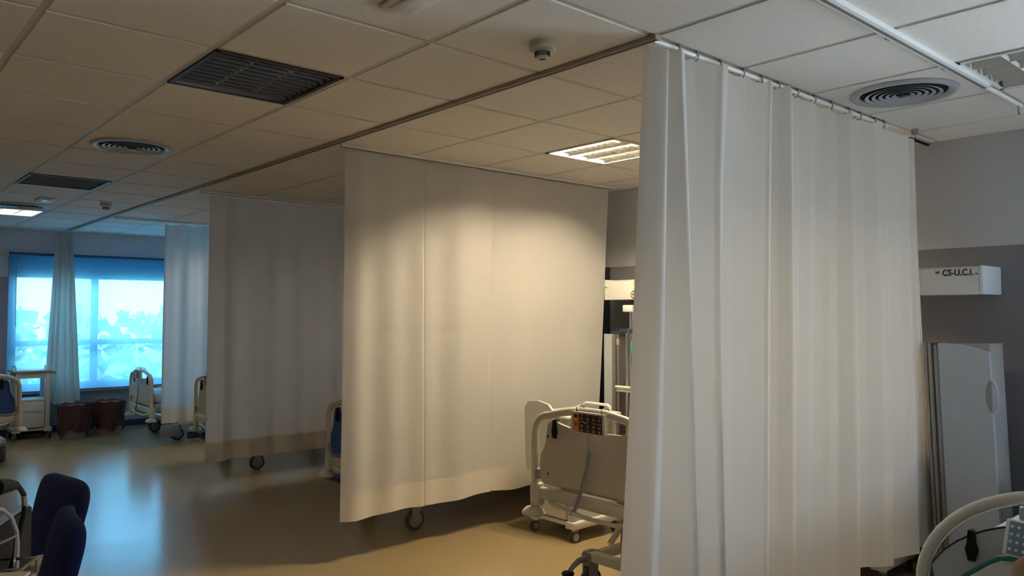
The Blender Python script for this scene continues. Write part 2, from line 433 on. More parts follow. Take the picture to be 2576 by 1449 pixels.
# round diffusers
def diffuser(x, y, label):
    t = thing('air_vent', label, 'vent', (x, y, ZC), group='round ceiling air diffusers')
    MB().lathe([(.19, -.001), (.19, -.003), (.001, -.003)], 40).build('duct_shade_disc', M_void, t)  # flat black disc stands in for the shade inside the duct
    MB().lathe([(.236, -.001), (.236, -.006), (.225, -.014), (.208, -.016), (.196, -.010), (.190, -.003)], 48, cap=False).build('outer_ring', M_vent, t)
    for k, r in enumerate((.160, .130, .100, .070, .042)):
        MB().lathe([(r-.008, -.0115), (r+.007, -.0150), (r+.0085, -.0160), (r+.0085, -.0145), (r-.007, -.0100)], 44, cap=False).build('cone_ring', M_vent, t)
    MB().lathe([(.001, -.016), (.018, -.018), (.024, -.030), (.001, -.033)], 20).build('centre_cap', M_vent, t)
diffuser(-.90, 3.43, 'round air vent in the aisle ceiling between the two dark louvre lights')
diffuser(1.50, -.312, 'large round air vent in the ceiling to the right of the nearest curtain')
diffuser(-.90, 7.12, 'flat looking far round air vent just before the far lit ceiling light')

# smoke detectors
def smoke(x, y, label):
    t = thing('smoke_detector', label, 'smoke detector', (x, y, ZC))
    MB().lathe([(.050, -.001), (.052, -.012), (.051, -.014), (.053, -.016), (.053, -.028), (.046, -.033), (.026, -.034)], 36).build('base', M_creampanel, t)
    hd = MB().lathe([(.027, -.034), (.028, -.058), (.024, -.064), (.014, -.065)], 28).build('sensor_head', M_creampanel, t)
    fb = MB()
    for k in range(24):
        a = 2*PI*k/24; fb.box((.0285*math.cos(a), .0285*math.sin(a), -.047), (.003, .0028, .018), rot=(0, 0, a))
    fb.build('grille', M_dark, hd)
    MB().lathe([(.014, -.0648), (.013, -.0655), (.001, -.0656)], 20).build('test_window', M_dark, hd)
smoke(-.265, .335, 'smoke detector on the ceiling beside the nearest curtain corner')
smoke(-.30, 6.42, 'small distant smoke detector on the ceiling before the window')

# ------------------------------------------------------------------ curtain rails
def rail(name, a, b, label, w=.034, h=.018, m=M_rail):
    a = Vector(a); b = Vector(b); d = b-a; L = d.length; ang = math.atan2(d.y, d.x)
    t = thing(name, label, 'curtain rail', a, ang, group='ceiling curtain rails')
    p = MB(); p.b2((0, -w/2, -h), (L, w/2, 0), .003); p.build('rail_profile', m, t)
    MB().b2((0, -.006, -h-.003), (L, .006, -h+.004), .001).build('rail_slot', mat('rail_slot', (.16, .14, .12), .6), t)
    for e in (0, L):
        MB().box((e, 0, -h/2), (.008, w+.004, h+.003), .002).build('end_cap', m, t)
    return t
M_railbrown = mat('rail_beige', (.40, .35, .29), .5)
rail('curtain_rail', (0, -.02, ZC), (0, 9.3, ZC), 'long ceiling rail running the length of the aisle', m=M_railbrown)
rail('curtain_rail', (.06, 4*TJ, ZC), (2.62, 4*TJ, ZC), 'ceiling rail of the curtain lit by the ceiling lamp')
rail('curtain_rail', (.08, 8*TJ, ZC), (2.6, 8*TJ, ZC), 'ceiling rail of the shaded middle curtain')
rail('curtain_rail', (.05, 12*TJ, ZC), (2.6, 12*TJ, ZC), 'ceiling rail of the bluish curtain near the window')
rw = rail('curtain_rail', (-2.2, -TJ, ZC), (1.62, -TJ, ZC), 'broad white ceiling rail at upper right without a curtain', w=.044, h=.022)
for x in (2.85, 3.40):
    MB().box((x, .026, -.014), (.03, .012, .012), .002).build('clip', M_grey, rw)
MB().tube([(3.8, 0, -.012), (4.34, 0, -.012)], .010, 8).build('end_rod', M_rail, rw)
MB().tube([(4.30, 0, -.010), (4.30, 0, -.05), (4.315, 0, -.06)], .004, 6).build('hook', M_midgrey, rw)
# rod of the nearest curtain with its hangers
nr = thing('curtain_rail', 'thin round rod with ring hooks carrying the nearest white curtain', 'curtain rail', (0, 0, ZC), group='ceiling curtain rails')
MB().tube([(.0, 0, -.016), (2.05, 0, -.016)], .010, 12).build('rod', M_rail, nr)
MB().b2((0, .012, -.009), (2.05, .030, 0), .002).build('rail_back', mat('rail_grey', (.42, .42, .42), .4), nr)
HOOKX = [.15, .27, .432, .605, .75, .896, 1.064, 1.23, 1.399, 1.582, 1.712, 1.887, 2.0]
for x in HOOKX:
    q = MB(); q.box((x, 0, -.006), (.012, .026, .014), .002)
    q.tube([(x+.0, .014*math.cos(a), -.022+.016*math.sin(a)) for a in [math.radians(d) for d in range(0, 360, 30)]], .0025, 6, closed=True)
    q.build('ring_hook', M_midgrey, nr)
dr = thing('curtain_rail', 'short black rod end on the ceiling where the nearest curtain meets the wall', 'curtain rail', (2.40, .05, ZC), group='ceiling curtain rails')
MB().tube([(.10, 0, -.012), (.36, 0, -.012)], .009, 8).build('rod', M_black, dr)
MB().box((-.085, -.10, -.018), (.03, .04, .034), .006).build('bracket', M_grey, dr)
MB().tube([(-.085, -.10, -.03), (-.085, -.10, -.055)], .003, 6).build('hook', M_grey, dr)

# ------------------------------------------------------------------ curtains
def interp(tbl, x):
    if x <= tbl[0][0]: return tbl[0][1]
    for (a, u), (b, v) in zip(tbl, tbl[1:]):
        if x <= b: return u+(v-u)*(x-a)/(b-a)
    return tbl[-1][1]
def curtain(name, label, prof, Y, ztop, hem, m, xdrift, amp, n=420, nz=40, hemh=.165, sag=0.0, sagx=(), smooth=1, hemm=None, zref=2.05, side=-1, topgroup=None, wav=None):
    """prof: (x, v) fold outline at zref; xdrift(x): metres sideways per metre below zref; amp(t): fold depth, t = 0 top .. 1 hem"""
    t = thing(name, label, 'curtain', ((prof[0][0]+prof[-1][0])/2, Y, 0), group='white bed curtains')
    ox = (prof[0][0]+prof[-1][0])/2
    # resample evenly along the cloth
    L = [0]
    for (a, b), (c, d) in zip(prof, prof[1:]): L.append(L[-1]+math.hypot(c-a, d-b))
    S = []
    for k in range(n):
        s = L[-1]*k/(n-1)
        for q in range(len(L)-1):
            if s <= L[q+1]+1e-9:
                f = (s-L[q])/max(1e-9, L[q+1]-L[q]); S.append([prof[q][0]+(prof[q+1][0]-prof[q][0])*f, prof[q][1]+(prof[q+1][1]-prof[q][1])*f]); break
    for _ in range(smooth):
        S = [S[0]]+[[(S[k-1][c]+2*S[k][c]+S[k+1][c])/4 for c in (0, 1)] for k in range(1, n-1)]+[S[-1]]
    rnd = random.Random(len(label))
    ph = [rnd.uniform(0, 6.28) for _ in range(6)]
    def pt(u, w, off=0.0):
        x, v = S[min(n-1, int(round(u*(n-1))))]
        zt = ztop - (sag*abs(math.sin(PI*interp(sagx, x))) if sagx else 0)
        zb = hem(x)
        z = zt+(zb-zt)*w
        xx = x+xdrift(x)*(zref-z)
        vv = v*amp(w)
        vv += .006*math.sin(3.1*x+ph[0]+1.5*z)+.004*math.sin(7.3*x+ph[1]-2.2*z)
        if wav: vv += wav(x, z, w)
        return (xx-ox, vv+off, z)
    g = MB(); g.grid(lambda u, w: pt(u, w), n, nz); g.build('cloth', m, t, ang=180, recalc=False)
    if hemm:
        def ph_(u, w):
            zt = ztop; x = S[min(n-1, int(round(u*(n-1))))][0]
            w0 = 1-hemh/(ztop-hem(x))
            return pt(u, w0+(1-w0)*w+.0004, side*.0025)
        g = MB(); g.grid(ph_, n, 6); g.build('hem', hemm, t, ang=180, recalc=False)
    return t
# nearest curtain: sharp hanging folds
near = [(-.062, .02), (-.05, .008), (-.03, -.005), (.0, -.025), (.022, -.036), (.046, -.026), (.052, .010), (.065, .010), (.10, -.012), (.135, -.034), (.147, -.042), (.185, -.025), (.191, .012),
        (.21, .012), (.28, -.004), (.36, -.024), (.386, -.038), (.40, -.033), (.440, -.014), (.446, .012), (.48, .014), (.56, .004), (.66, -.016), (.735, -.036), (.751, -.046), (.788, -.029), (.795, .002), (.82, .002), (.86, -.012), (.905, -.034), (.912, -.036), (.94, -.026),
        (1.0, -.006), (1.04, .010), (1.10, .008), (1.17, -.004), (1.21, .004), (1.28, .016), (1.34, .010), (1.385, .0), (1.41, .012), (1.48, .008), (1.55, -.020), (1.58, -.022), (1.61, .002), (1.66, .012), (1.74, -.002), (1.82, -.026), (1.865, -.046), (1.875, -.050), (1.895, -.042), (1.901, .012),
        (1.93, .030), (2.0, .024), (2.10, .008), (2.20, -.012), (2.262, -.028), (2.275, -.026), (2.29, .0), (2.31, .008), (2.35, -.006), (2.375, -.024), (2.385, -.014), (2.395, .006), (2.415, .004), (2.435, -.014), (2.442, -.004), (2.448, .03)]
near = [(x, v*(1.0 if x < .85 else 1.6 if x < 1.85 else 1.15)) for x, v in near]
drift = [(-.07, -.082), (.022, -.075), (.147, .03), (.28, .0), (.386, -.005), (.445, -.035), (.751, -.048), (.912, -.018), (1.5, -.01), (1.875, .002), (2.27, .004), (2.46, .055)]
def near_wav(x, z, w):
    # gathered pinch near the hooks
    a = max(0, 1-w/.22)
    return -.018*a*math.sin((x-.27)*PI/.34)*(1 if .27 < x < .61 else 0)
curtain('curtain', 'nearest and largest white curtain with deep vertical folds', near, 0, 2.580, lambda x: .232-.015*math.sin(4*x)+(.012 if x > 1.62 else -.012 if x > 1.3 else 0)-(.03 if x > 1.9 else 0),
        M_curtain, lambda x: interp(drift, x), lambda w: .95+.5*w, n=620, nz=44, hemm=None, sag=.022, sagx=[(x, k) for k, x in enumerate([-.1]+HOOKX+[2.6])], smooth=2, wav=near_wav)
# lit curtain
def wave(x0, x1, f, n=160):
    return [(x0+(x1-x0)*k/(n-1), f(x0+(x1-x0)*k/(n-1))) for k in range(n)]
def f1(x):
    e = math.exp(-max(0, x-.2)*1.1)
    v = .016*e*math.sin(2*PI*x/.27+.6)+.008*math.sin(2*PI*x/.41+1)*math.exp(-max(0, x-1.2)*1.2)+.005*math.sin(2*PI*x/.6)
    for c in (.707, 1.305):
        if x > c: v += .028*math.exp(-(x-c)/.09)-.004
        v += .011*math.exp(-((x-c+.008)/.006)**2)
    return v
def x1drift(x): return interp([(.1, -.006), (.70, -.002), (1.305, -.006), (2.2, -.05), (2.53, -.078)], x)
curtain('curtain', 'white curtain lit warm by the ceiling lamp, beside the keypad bed', wave(.092, 2.53, f1, 700), 4*TJ, 2.580, lambda x: .258-.008*math.sin(9*x), M_curtain, x1drift, lambda w: .6+.3*w, n=900, nz=80, wav=lambda x, z, w: .004*math.exp(-((z-1.415)/.022)**2)*(.4+.6*math.sin(5*x)**2), hemm=M_hem, sag=.012, sagx=[(k*.28, k) for k in range(10)])
def f2(x): return .026*math.sin(2*PI*x/.36+.4)*(1 if x > .3 else .4)+.012*math.sin(2*PI*x/.21+2)
curtain('curtain', 'shaded grey white curtain between the warm lit curtain and the bluish one', wave(.168, 2.4, f2, 220), 8*TJ, 2.575, lambda x: .256-.004*math.sin(7*x), M_curtain, lambda x: -.004, lambda w: .5+.55*w, n=320, nz=28, hemm=M_hem, sag=.012, sagx=[(k*.3, k) for k in range(10)])
def f3(x): return .024*math.sin(2*PI*x/.24+.4)+.010*math.sin(2*PI*x/.13+2)
curtain('curtain', 'bluish white curtain hanging in front of the window at its right side', [(.60, .06), (.585, .02)]+wave(.59, 2.4, f3, 220), 12*TJ, 2.575, lambda x: .283, M_curtwin, lambda x: -.004 if x < .8 else .0, lambda w: .5+.55*w, n=320, nz=28, hemm=M_hem, sag=.03, sagx=[(k*.26, k) for k in range(11)])
# bunched curtain before the window
bun = []
xs = [-.135, -.115, -.085, -.07, -.04, -.022, .0, .016, .035, .048]
for k, x in enumerate(xs): bun.append((x, (-.07 if k % 2 else .055)*(.7+.3*math.sin(k*2.1))))
curtain('curtain', 'narrow bunched white curtain hanging in front of the window behind the red bins', bun, 9.40, 2.56, lambda x: .395-.05*max(0, 1-abs(x)/.035)+.02*math.sin(40*x), M_curtbunch,
        lambda x: interp([(-.14, -.045), (-.05, -.02), (.05, .058)], x), lambda w: .7+.5*w, n=200, nz=26, zref=2.5, smooth=6)

# ------------------------------------------------------------------ window blind
bl = thing('roller_blind', 'translucent blue roller blind drawn down over the far window', 'blind', (.8, YW-.07, 2.29))
MB().grid(lambda u, w: (-1.405+u*3.1, .012*0+.004*math.sin(9*u), -.02-w*1.725), 24, 12).build('blind_fabric', M_blind, bl, recalc=False)
MB().tube([(-1.41, .02, -.012), (1.70, .02, -.012)], .022, 12).build('roller_tube', mat('roller_blue', (.04, .10, .22), .5), bl)
MB().box((.145, 0, -1.752), (3.1, .016, .022), .004).build('bottom_bar', M_alu, bl)
for x in (-1.415, 1.70): MB().box((x, .03, -.012), (.012, .06, .06), .004).build('bracket', M_white, bl)
MB().tube([(-1.33, -.012, -.05), (-1.33, -.012, -.86), (-1.325, -.012, -.92)], .003, 6).build('pull_cord', M_grey, bl)
struct(MB().box((.8, YW-.03, .525), (3.15, .07, .03), .006).build('trim_2', M_rail), 'window sill under the blind', 'sill')

# outside seen faintly through the blind
struct(MB().b2((-14, YW+.3, -.4), (16, YW+30, -.3)).build('outside_ground', mat('outside_paving', (.45, .45, .42), .9, noise=.1)), 'paved ground outside the window', 'ground')
def hedge_shape():
    rnd = random.Random(3); q = MB()
    for k in range(1500):
        x = rnd.uniform(-5, 7); z = rnd.uniform(-.1, 1.6)**1.0; y = rnd.uniform(-.35, .35)
        s = rnd.uniform(.07, .2); a, b, c = [rnd.uniform(0, 6.28) for _ in range(3)]
        R = Euler((a, b, c)).to_matrix()
        q.add([R @ Vector(p)*s+Vector((x, y, z)) for p in ((-1, -.6, 0), (1, -.6, .1), (1, .6, 0), (-1, .6, .1))], [(0, 1, 2, 3)])
    return q
hd = hedge_shape().build('hedge', mat('hedge_leaf', (.60, .66, .50), .6, noise=.3, nscale=3), recalc=False); hd.location = (.5, YW+2.4, -.1)
tag(hd, 'leafy hedge growing outside behind the blue window', 'hedge', kind='stuff')
wl = MB().b2((-6, 0, 0), (7, .12, 1.15), .02).build('garden_wall', mat('white_render', (.85, .85, .83), .8)); wl.location = (.5, YW+3.3, -.3)
tag(wl, 'low white garden wall outside the window behind the hedge', 'garden wall')
pl = MB().b2((-.13, -.13, 0), (.13, .13, 3.4), .01).build('white_post', MATS['white_render']); pl.location = (.86, YW+3.0, -.3)
tag(pl, 'upright white post outside the window', 'post')

# ------------------------------------------------------------------ beds
def castor(parent, x, y, s=1.0, pedal=False, m=M_midgrey, lab=None):
    r = .075*s
    w = MB()
    c = MB().lathe([(r*.55, -.017*s), (r*.93, -.018*s), (r, -.010*s), (r, .010*s), (r*.93, .018*s), (r*.55, .017*s)], 28, (x, y, r), 'y').build('castor', M_rubber, parent)
    MB().lathe([(r*.12, -.021*s), (r*.68, -.020*s), (r*.72, -.012*s), (r*.72, .012*s), (r*.68, .020*s), (r*.12, .021*s)], 24, (x, y, r), 'y').build('wheel_hub', m, c)
    f = MB()
    for sg in (-1, 1):
        f.prism([(x-.02*s, r-.012*s), (x+.012*s, r-.016*s), (x+.034*s, 2*r), (x+.034*s, 2*r+.03*s), (x-.034*s, 2*r+.03*s), (x-.034*s, 2*r-.02*s)], y+sg*.022*s, y+sg*.028*s, 'xz')
    f.box((x, y, 2*r+.028*s), (.07*s, .062*s, .035*s), .010*s)
    f.lathe([(.018*s, 0), (.018*s, .04*s)], 14, (x, y, 2*r+.04*s))
    f.build('fork', m, c)
    if pedal:
        p = MB(); p.tube([(x-.03, y, 2*r+.055), (x-.08, y+.01, 2*r+.05), (x-.115, y+.02, 2*r+.025), (x-.135, y+.028, 2*r-.0)], [.02, .017, .014, .012], 10); p.build('pedal_arm', m, c)
        MB().lathe([(.001, -.012), (.028, -.011), (.034, -.003), (.034, .006), (.026, .012), (.001, .013)], 20, (x-.145, y+.03, 2*r-.012)).build('pedal_pad', M_black, c)
        MB().box((x+.01, y, 2*r+.055), (.10, .085, .075), .025).build('hub_cover', m, c)

def bed(loc, label, zt, panel_m, rotz=0, hw=.43, cr=.11, arch=.045, ell=None, frame_m=M_cream, pedal=False, castor_x=.30, castor_y=.33, handset=True, cover=False, sheet=False, cord=True):
    t = thing('hospital_bed', label, 'hospital bed', loc, rotz, group='hospital beds of the ward')
    zb = zt-.58; sh = zt-arch
    pts = [(0, hw+.006, zb+.03), (0, hw+.002, zb+.2), (0, hw, sh-cr)]
    pts += [(0, a, b) for a, b in arc(hw-cr, sh-cr, cr, 0, 90, 8)][1:]
    k = hw-cr
    top = [(0, k-2*k*i/12, sh+arch*(1-((i-6)/6)**2)) for i in range(1, 12)]
    pts += top
    pts += [(0, -(a), b) for a, b in reversed(arc(hw-cr, sh-cr, cr, 0, 90, 8))]
    pts += [(0, -hw-.002, zb+.2), (0, -hw-.006, zb+.03)]
    if ell:
        up = [(0, hw+.006, zb+.03), (0, hw, zt-ell-.02)]+[(0, hw*math.cos(a), zt-ell+ell*math.sin(a)) for a in [PI/2*k/14 for k in range(1, 15)]]
        pts = up+[(x, -y, z) for x, y, z in reversed(up[:-1])]
    fr = MB().tube(pts, .021, 14).build('footboard_frame', frame_m, t)
    half = [(0, -.104), (.17, -.098), (.26, -.082), (.29, -.074), (.32, -.078), (.338, -.095), (.345, -.13), (.352, -.19), (.372, -.235), (.392, -.27), (.398, -.32), (.392, -.39), (.37, -.418), (0, -.405)]
    dz = 0
    poly = [(y*hw/.43, zt+z-(arch-.045)*(1 if y > .2 else .55)) for y, z in half] + [(-y*hw/.43, zt+z-(arch-.045)*(1 if y > .2 else .55)) for y, z in reversed(half[1:-1])]
    if ell:
        tp = [hw*.93*(1-k/20*2) for k in range(21)]
        poly = [(.40, zt-.40), (.40, zt-.34)]+[(y, zt-.095-ell*(1-math.sqrt(1-min(.93, abs(y)/hw)**2))*.86) for y in tp]+[(-.40, zt-.34), (-.40, zt-.40)]
    pn = MB().prism(poly, .004, .022, 'yz').build('footboard_panel', panel_m, t)
    if ell:
        MB().tube([(.012, y, z) for y, z in poly[2:-2]], .006, 6).build('panel_edging', M_black, pn)
    if panel_m is M_blue:
        MB().tube([(.002, y, z) for y, z in poly], .005, 6, closed=True).build('panel_edging', M_grey, pn)
    for y in (() if ell else (.335, -.335)):
        for z in (zt-.16, zt-.36):
            MB().lathe([(.001, -.003), (.006, -.002), (.006, .002)], 10, (.003, y*hw/.43, z), 'x').build('screw', M_black, pn)
    # dark hanging clips
    for sg in ((1, -1) if not pedal else (1,)):
        y = sg*.275*hw/.43; q = MB(); zz = zt-(.155 if ell else .07+arch-.045)
        q.prism([(y-.010, zz), (y+.010, zz), (y+.013, zz-.035), (y+.019, zz-.055), (y+.010, zz-.092), (y-.010, zz-.092), (y-.019, zz-.055), (y-.013, zz-.035)], -.012, -.002, 'yz')
        q.box((.006, y, zz+.002), (.034, .022, .008), .002)
        q.build('bag_hook', M_black, t)
    # bottom bar, corner brackets, bumpers
    MB().box((.025, 0, zt-.475), (.05, 2*hw-.04, .062), .010).build('crossbar', frame_m, t)
    for sg in (-1, 1):
        MB().box((.012, sg*hw, zt-.485), (.062, .062, .125), .014).build('corner_bracket', M_cream if frame_m is M_cream else frame_m, t)
        MB().box((.0, sg*(hw-.02), zt-.37), (.03, .03, .06), .01).build('lock_tab', M_grey, t)
        MB().lathe([(.026, .040), (.042, .036), (.060, .018), (.064, .004), (.058, -.006), (.03, -.010)], 24, (-.005, sg*(hw+.012), zb-.012)).build('bumper', M_creampanel, t)
    MB().tube([(.03, .36, zt-.50), (-.01, .30, zt-.512), (-.02, .18, zt-.518), (-.02, .06, zt-.535), (-.02, -.16, zt-.535), (-.01, -.30, zt-.515), (.03, -.36, zt-.50)], .012, 10).build('lower_handrail', M_cream, t)
    # handset
    if handset:
        hs = MB().prism([(.110, zt+.002), (-.110, zt+.002), (-.118, zt-.100), (-.104, zt-.106), (.104, zt-.106), (.118, zt-.100)], -.046, -.022, 'yz').build('handset', M_white if not pedal else M_whitemetal, t)
        def lab(y0, y1, z0, z1, nm, m, x=-.0466):
            MB().b2((x-.0008, y0, zt+z0), (x, y1, zt+z1)).build(nm, m, hs)
        lab(.056, .098, -.098, -.006, 'side_label', M_orange); lab(-.100, .056, -.078, -.006, 'main_label', M_dark); lab(-.102, .056, -.099, -.078, 'lower_label', M_teal)
        kk = MB(); xx = -.0485
        for c in range(4):
            y = .036-c*.040
            kk.add([(xx, y-.010, zt-.034), (xx, y+.010, zt-.034), (xx, y, zt-.020)], [(0, 1, 2)])
            kk.add([(xx, y-.010, zt-.062), (xx, y+.010, zt-.062), (xx, y, zt-.076)], [(0, 1, 2)])
            kk.lathe([(.0072, -.0005), (.0072, 0)], 14, (xx, y, zt-.0885), 'x')
        kk.build('arrow_keys', M_orange, hs)
        kr = MB(); kr.lathe([(.0055, -.0005), (.0055, 0)], 12, (xx-.0006, -.004, zt-.0885), 'x'); kr.lathe([(.008, -.0005), (.008, 0)], 14, (xx, .077, zt-.060), 'x'); kr.build('red_keys', M_red, hs)
        kd = MB(); kd.lathe([(.009, -.0005), (.009, 0)], 16, (xx, .077, zt-.020), 'x'); kd.build('power_key', M_black, hs)
        kw = MB()
        kw.tube([(xx, .048, zt-.050), (xx, .040, zt-.044), (xx, .026, zt-.046), (xx, .016, zt-.052), (xx, .002, zt-.047), (xx, -.006, zt-.042)], .0016, 5)
        kw.tube([(xx, -.030, zt-.048), (xx, -.056, zt-.048)], .001, 5); kw.tube([(xx, -.070, zt-.051), (xx, -.080, zt-.047), (xx, -.086, zt-.051), (xx, -.097, zt-.045)], .001, 5)
        kw.lathe([(.006, -.0005), (.006, 0)], 14, (xx, .077, zt-.038), 'x')
        for c in range(4): kw.box((xx, .036-c*.040, zt-.0125), (.0006, .004, .005))
        kw.box((xx, -.090, zt-.0130), (.0006, .012, .002))
        for y, z in ((.086, -.078), (.072, -.080), (.084, -.091), (.069, -.091)): kw.box((xx, y, zt+z), (.0006, .006, .003))
        kw.build('white_symbols', M_white, hs)
        for y in (.085, -.085):
            MB().tube([(-.034, y, zt-.002), (-.034, y, zt+.022), (-.010, y, zt+.030), (.020, y, zt+.022), (.024, y, zt+.006)], .0035, 6).build('hanger_wire', M_alu, hs)
        if cord:
            base = [(-.036, .01, zt-.106), (-.034, .008, zt-.16), (-.034, .0, zt-.20), (-.03, -.0+.02, zt-.29), (-.03, .06, zt-.41), (-.03, .10, zt-.50), (.0, .16, zt-.545), (.05, .2, zt-.54)]
            def bez(tt):
                q = tt*(len(base)-1); i = min(int(q), len(base)-2); f = q-i
                return Vector(base[i]).lerp(Vector(base[i+1]), f)
            q = MB(); q.tube([bez(.25*i/6) for i in range(7)], .0045, 6)
            NN = 420; q.tube([bez(.25+.75*i/NN)+Vector((.0085*math.cos(i*.9), .0085*math.sin(i*.9), 0)) for i in range(NN+1)], .0038, 4)
            q.build('coiled_cord', M_cord, hs)
    # deck, mattress, chassis
    MB().box((1.03, 0, zt-.415), (1.95, 2*hw-.06, .05), .01).build('mattress_deck', M_creampanel, t)
    MB().box((1.04, 0, zt-.325), (1.96, 2*hw-.05, .125), .04).build('mattress', M_linen if sheet else mat('mattress_cover', (.55, .56, .58), .6), t)
    hbp = [(hw-.02, zt-.45), (hw-.02, zt-.05), (hw-.09, zt+.01), (0, zt+.05), (-hw+.09, zt+.01), (-hw+.02, zt-.05), (-hw+.02, zt-.45)]
    MB().prism(hbp, 2.06, 2.085, 'yz').build('headboard', panel_m, t)
    fm = MB()
    for sg in (-1, 1):
        fm.box((1.03, sg*.30, zt-.465), (1.96, .035, .055), .006)
        fm.box((1.02, sg*castor_y, .205), (1.45, .05, .05), .008)
    for x in (castor_x, 1.74): fm.box((x, 0, .215), (.06, 2*castor_y, .05), .008)
    for x in (.62, 1.45):
        fm.box((x, .0, (zt-.49+.22)/2), (.09, .12, zt-.49-.20), .01)
        fm.box((x, 0, zt-.48), (.12, .62, .03), .006)
    fm.tube([(.45, .29, .23), (.85, .29, zt-.49)], .018, 8); fm.tube([(.45, -.29, .23), (.85, -.29, zt-.49)], .018, 8)
    fm.build('chassis', M_cream, t)
    for x, p in ((castor_x, pedal), (1.74, False)):
        for sg in (-1, 1): castor(t, x, sg*castor_y, pedal=p)
    if cover:
        MB().box((castor_x-.10, -castor_y-.03, .125), (.22, .06, .15), .03).build('chassis_cover', M_grey, t)
    return t
bed_b = bed((.60, .865, 0), 'cream hospital bed whose footboard holds an orange and black keypad', 1.042, M_creampanel, pedal=True, castor_x=.25, castor_y=.255)
MB().box((.20, -.045, .40), (.045, .05, .50), .008).build('lift_post', M_grey, bed_b)
bed_a = bed((.50, -1.19, 0), 'foreground hospital bed at the lower right corner, shiny arched footboard tube', .985, M_tower, hw=.44, ell=.36, handset=False, sheet=True, frame_m=mat('glossy_cream_tube', (.62, .60, .53), .12, coat=1.0))
bed((.55, 3.13, 0), 'blue panelled bed seen at the left edge of the warm lit curtain', .905, M_blue, hw=.40, castor_y=.31, frame_m=M_cream)
bed((.60, 6.02, 0), 'cream bed behind the left edge of the shaded middle curtain', .915, M_creampanel, hw=.44, castor_y=.40, frame_m=M_cream)
bed((.62, 8.40, 0), 'cream bed in front of the window between the red bins and the bluish curtain', .838, M_creampanel, hw=.41, castor_y=.43, cover=True, sheet=True)
bed((-1.25, 7.45, 0), 'blue panelled bed at the left edge before the window', .935, M_blue, rotz=PI/2, hw=.43, castor_y=.34, handset=False)
bs = thing('bed_sheet', 'white sheet hanging over the side of the bed between the bins and the bluish curtain', 'sheet', (.62, 8.40, 0))
def shf(u, w):
    x = .30+1.5*u; q = w*1.5
    zt_ = .588
    if q < 1: y = .36-.745*q; z = zt_+.012*math.sin(9*x+4*y)*.5
    else: y = -.385-.018*math.sin(math.pi*min(1, (q-1)*2))-.012*math.sin(17*x)*(q-1); z = zt_-(q-1)*2*.36
    return (x, y, z)
MB().grid(shf, 60, 46).build('cloth', M_linen, bs, ang=60, recalc=False)
# keypad of the foreground bed, tilted on its tube
hs = MB(Matrix.Translation((-.045, .115, .845)) @ Euler((0, math.radians(16), math.radians(-12))).to_matrix().to_4x4())
hs.box((0, -.02, .0), (.05, .15, .115), .008); hsa = hs.build('handset', M_white, bed_a)
MBx = Matrix.Translation((-.045, .115, .845)) @ Euler((0, math.radians(16), math.radians(-12))).to_matrix().to_4x4()
MB(MBx).box((-.0255, -.024, 0), (.003, .128, .10), .001).build('key_face', mat('key_face_blue_reflection', (.16, .27, .36), .25), hsa)  # blue reflection on the keypad is put into the face colour
kk = MB(MBx)
for r in range(4):
    for c in range(6): kk.lathe([(.001, -.003), (.005, -.002), (.005, .002)], 8, (-.028, .030-c*.020, .034-r*.023), 'x')
kk.build('keys', M_white, hsa)
MB().tube([(-.02, .09, .905), (-.01, .085, .95), (.0, .09, .992), (.02, .10, .995), (.03, .12, .96)], .009, 8).build('cord_sleeve', M_grey, hsa)
q = MB(); q.tube([(.035+.016*math.cos(i*.8), .135+.016*math.sin(i*.8), .93-.0009*i) for i in range(120)], .0045, 5); q.build('coiled_cord', M_cord, hsa)
MB().tube([(-.10, .125, .60), (-.10, .125, .745), (-.10, .115, .785), (-.10, .09, .81), (-.10, -.1, .815)], .017, 10).build('tan_tube', M_tan, bed_a)  # tan tube added for an unidentified tan shape, no known bed part
# sheet over the foot of the foreground bed
sh = thing('folded_sheet', 'white sheet with a green edge hung over the foreground bed footboard', 'sheet', (.45, -1.2, 0))
def shp(u, w):
    y = .37-.74*u; zt_ = interp([(-.4, .79), (.12, .80), (.2, .785), (.30, .70), (.37, .62)], y)
    return (-.022+.006*math.sin(14*y)+(.0 if w > 0 else .03), y, zt_-.012*0-(zt_-.45)*max(0, w))
MB().grid(shp, 40, 14).build('cloth', M_linen, sh, recalc=False)
q = MB(); q.tube([(-.026+.006*math.sin(14*y), y, interp([(-.4, .79), (.12, .80), (.2, .785), (.30, .70), (.37, .62)], y)-.004) for y in [.37-.03*k for k in range(25)]], .007, 6); q.build('green_edge', M_green, sh)

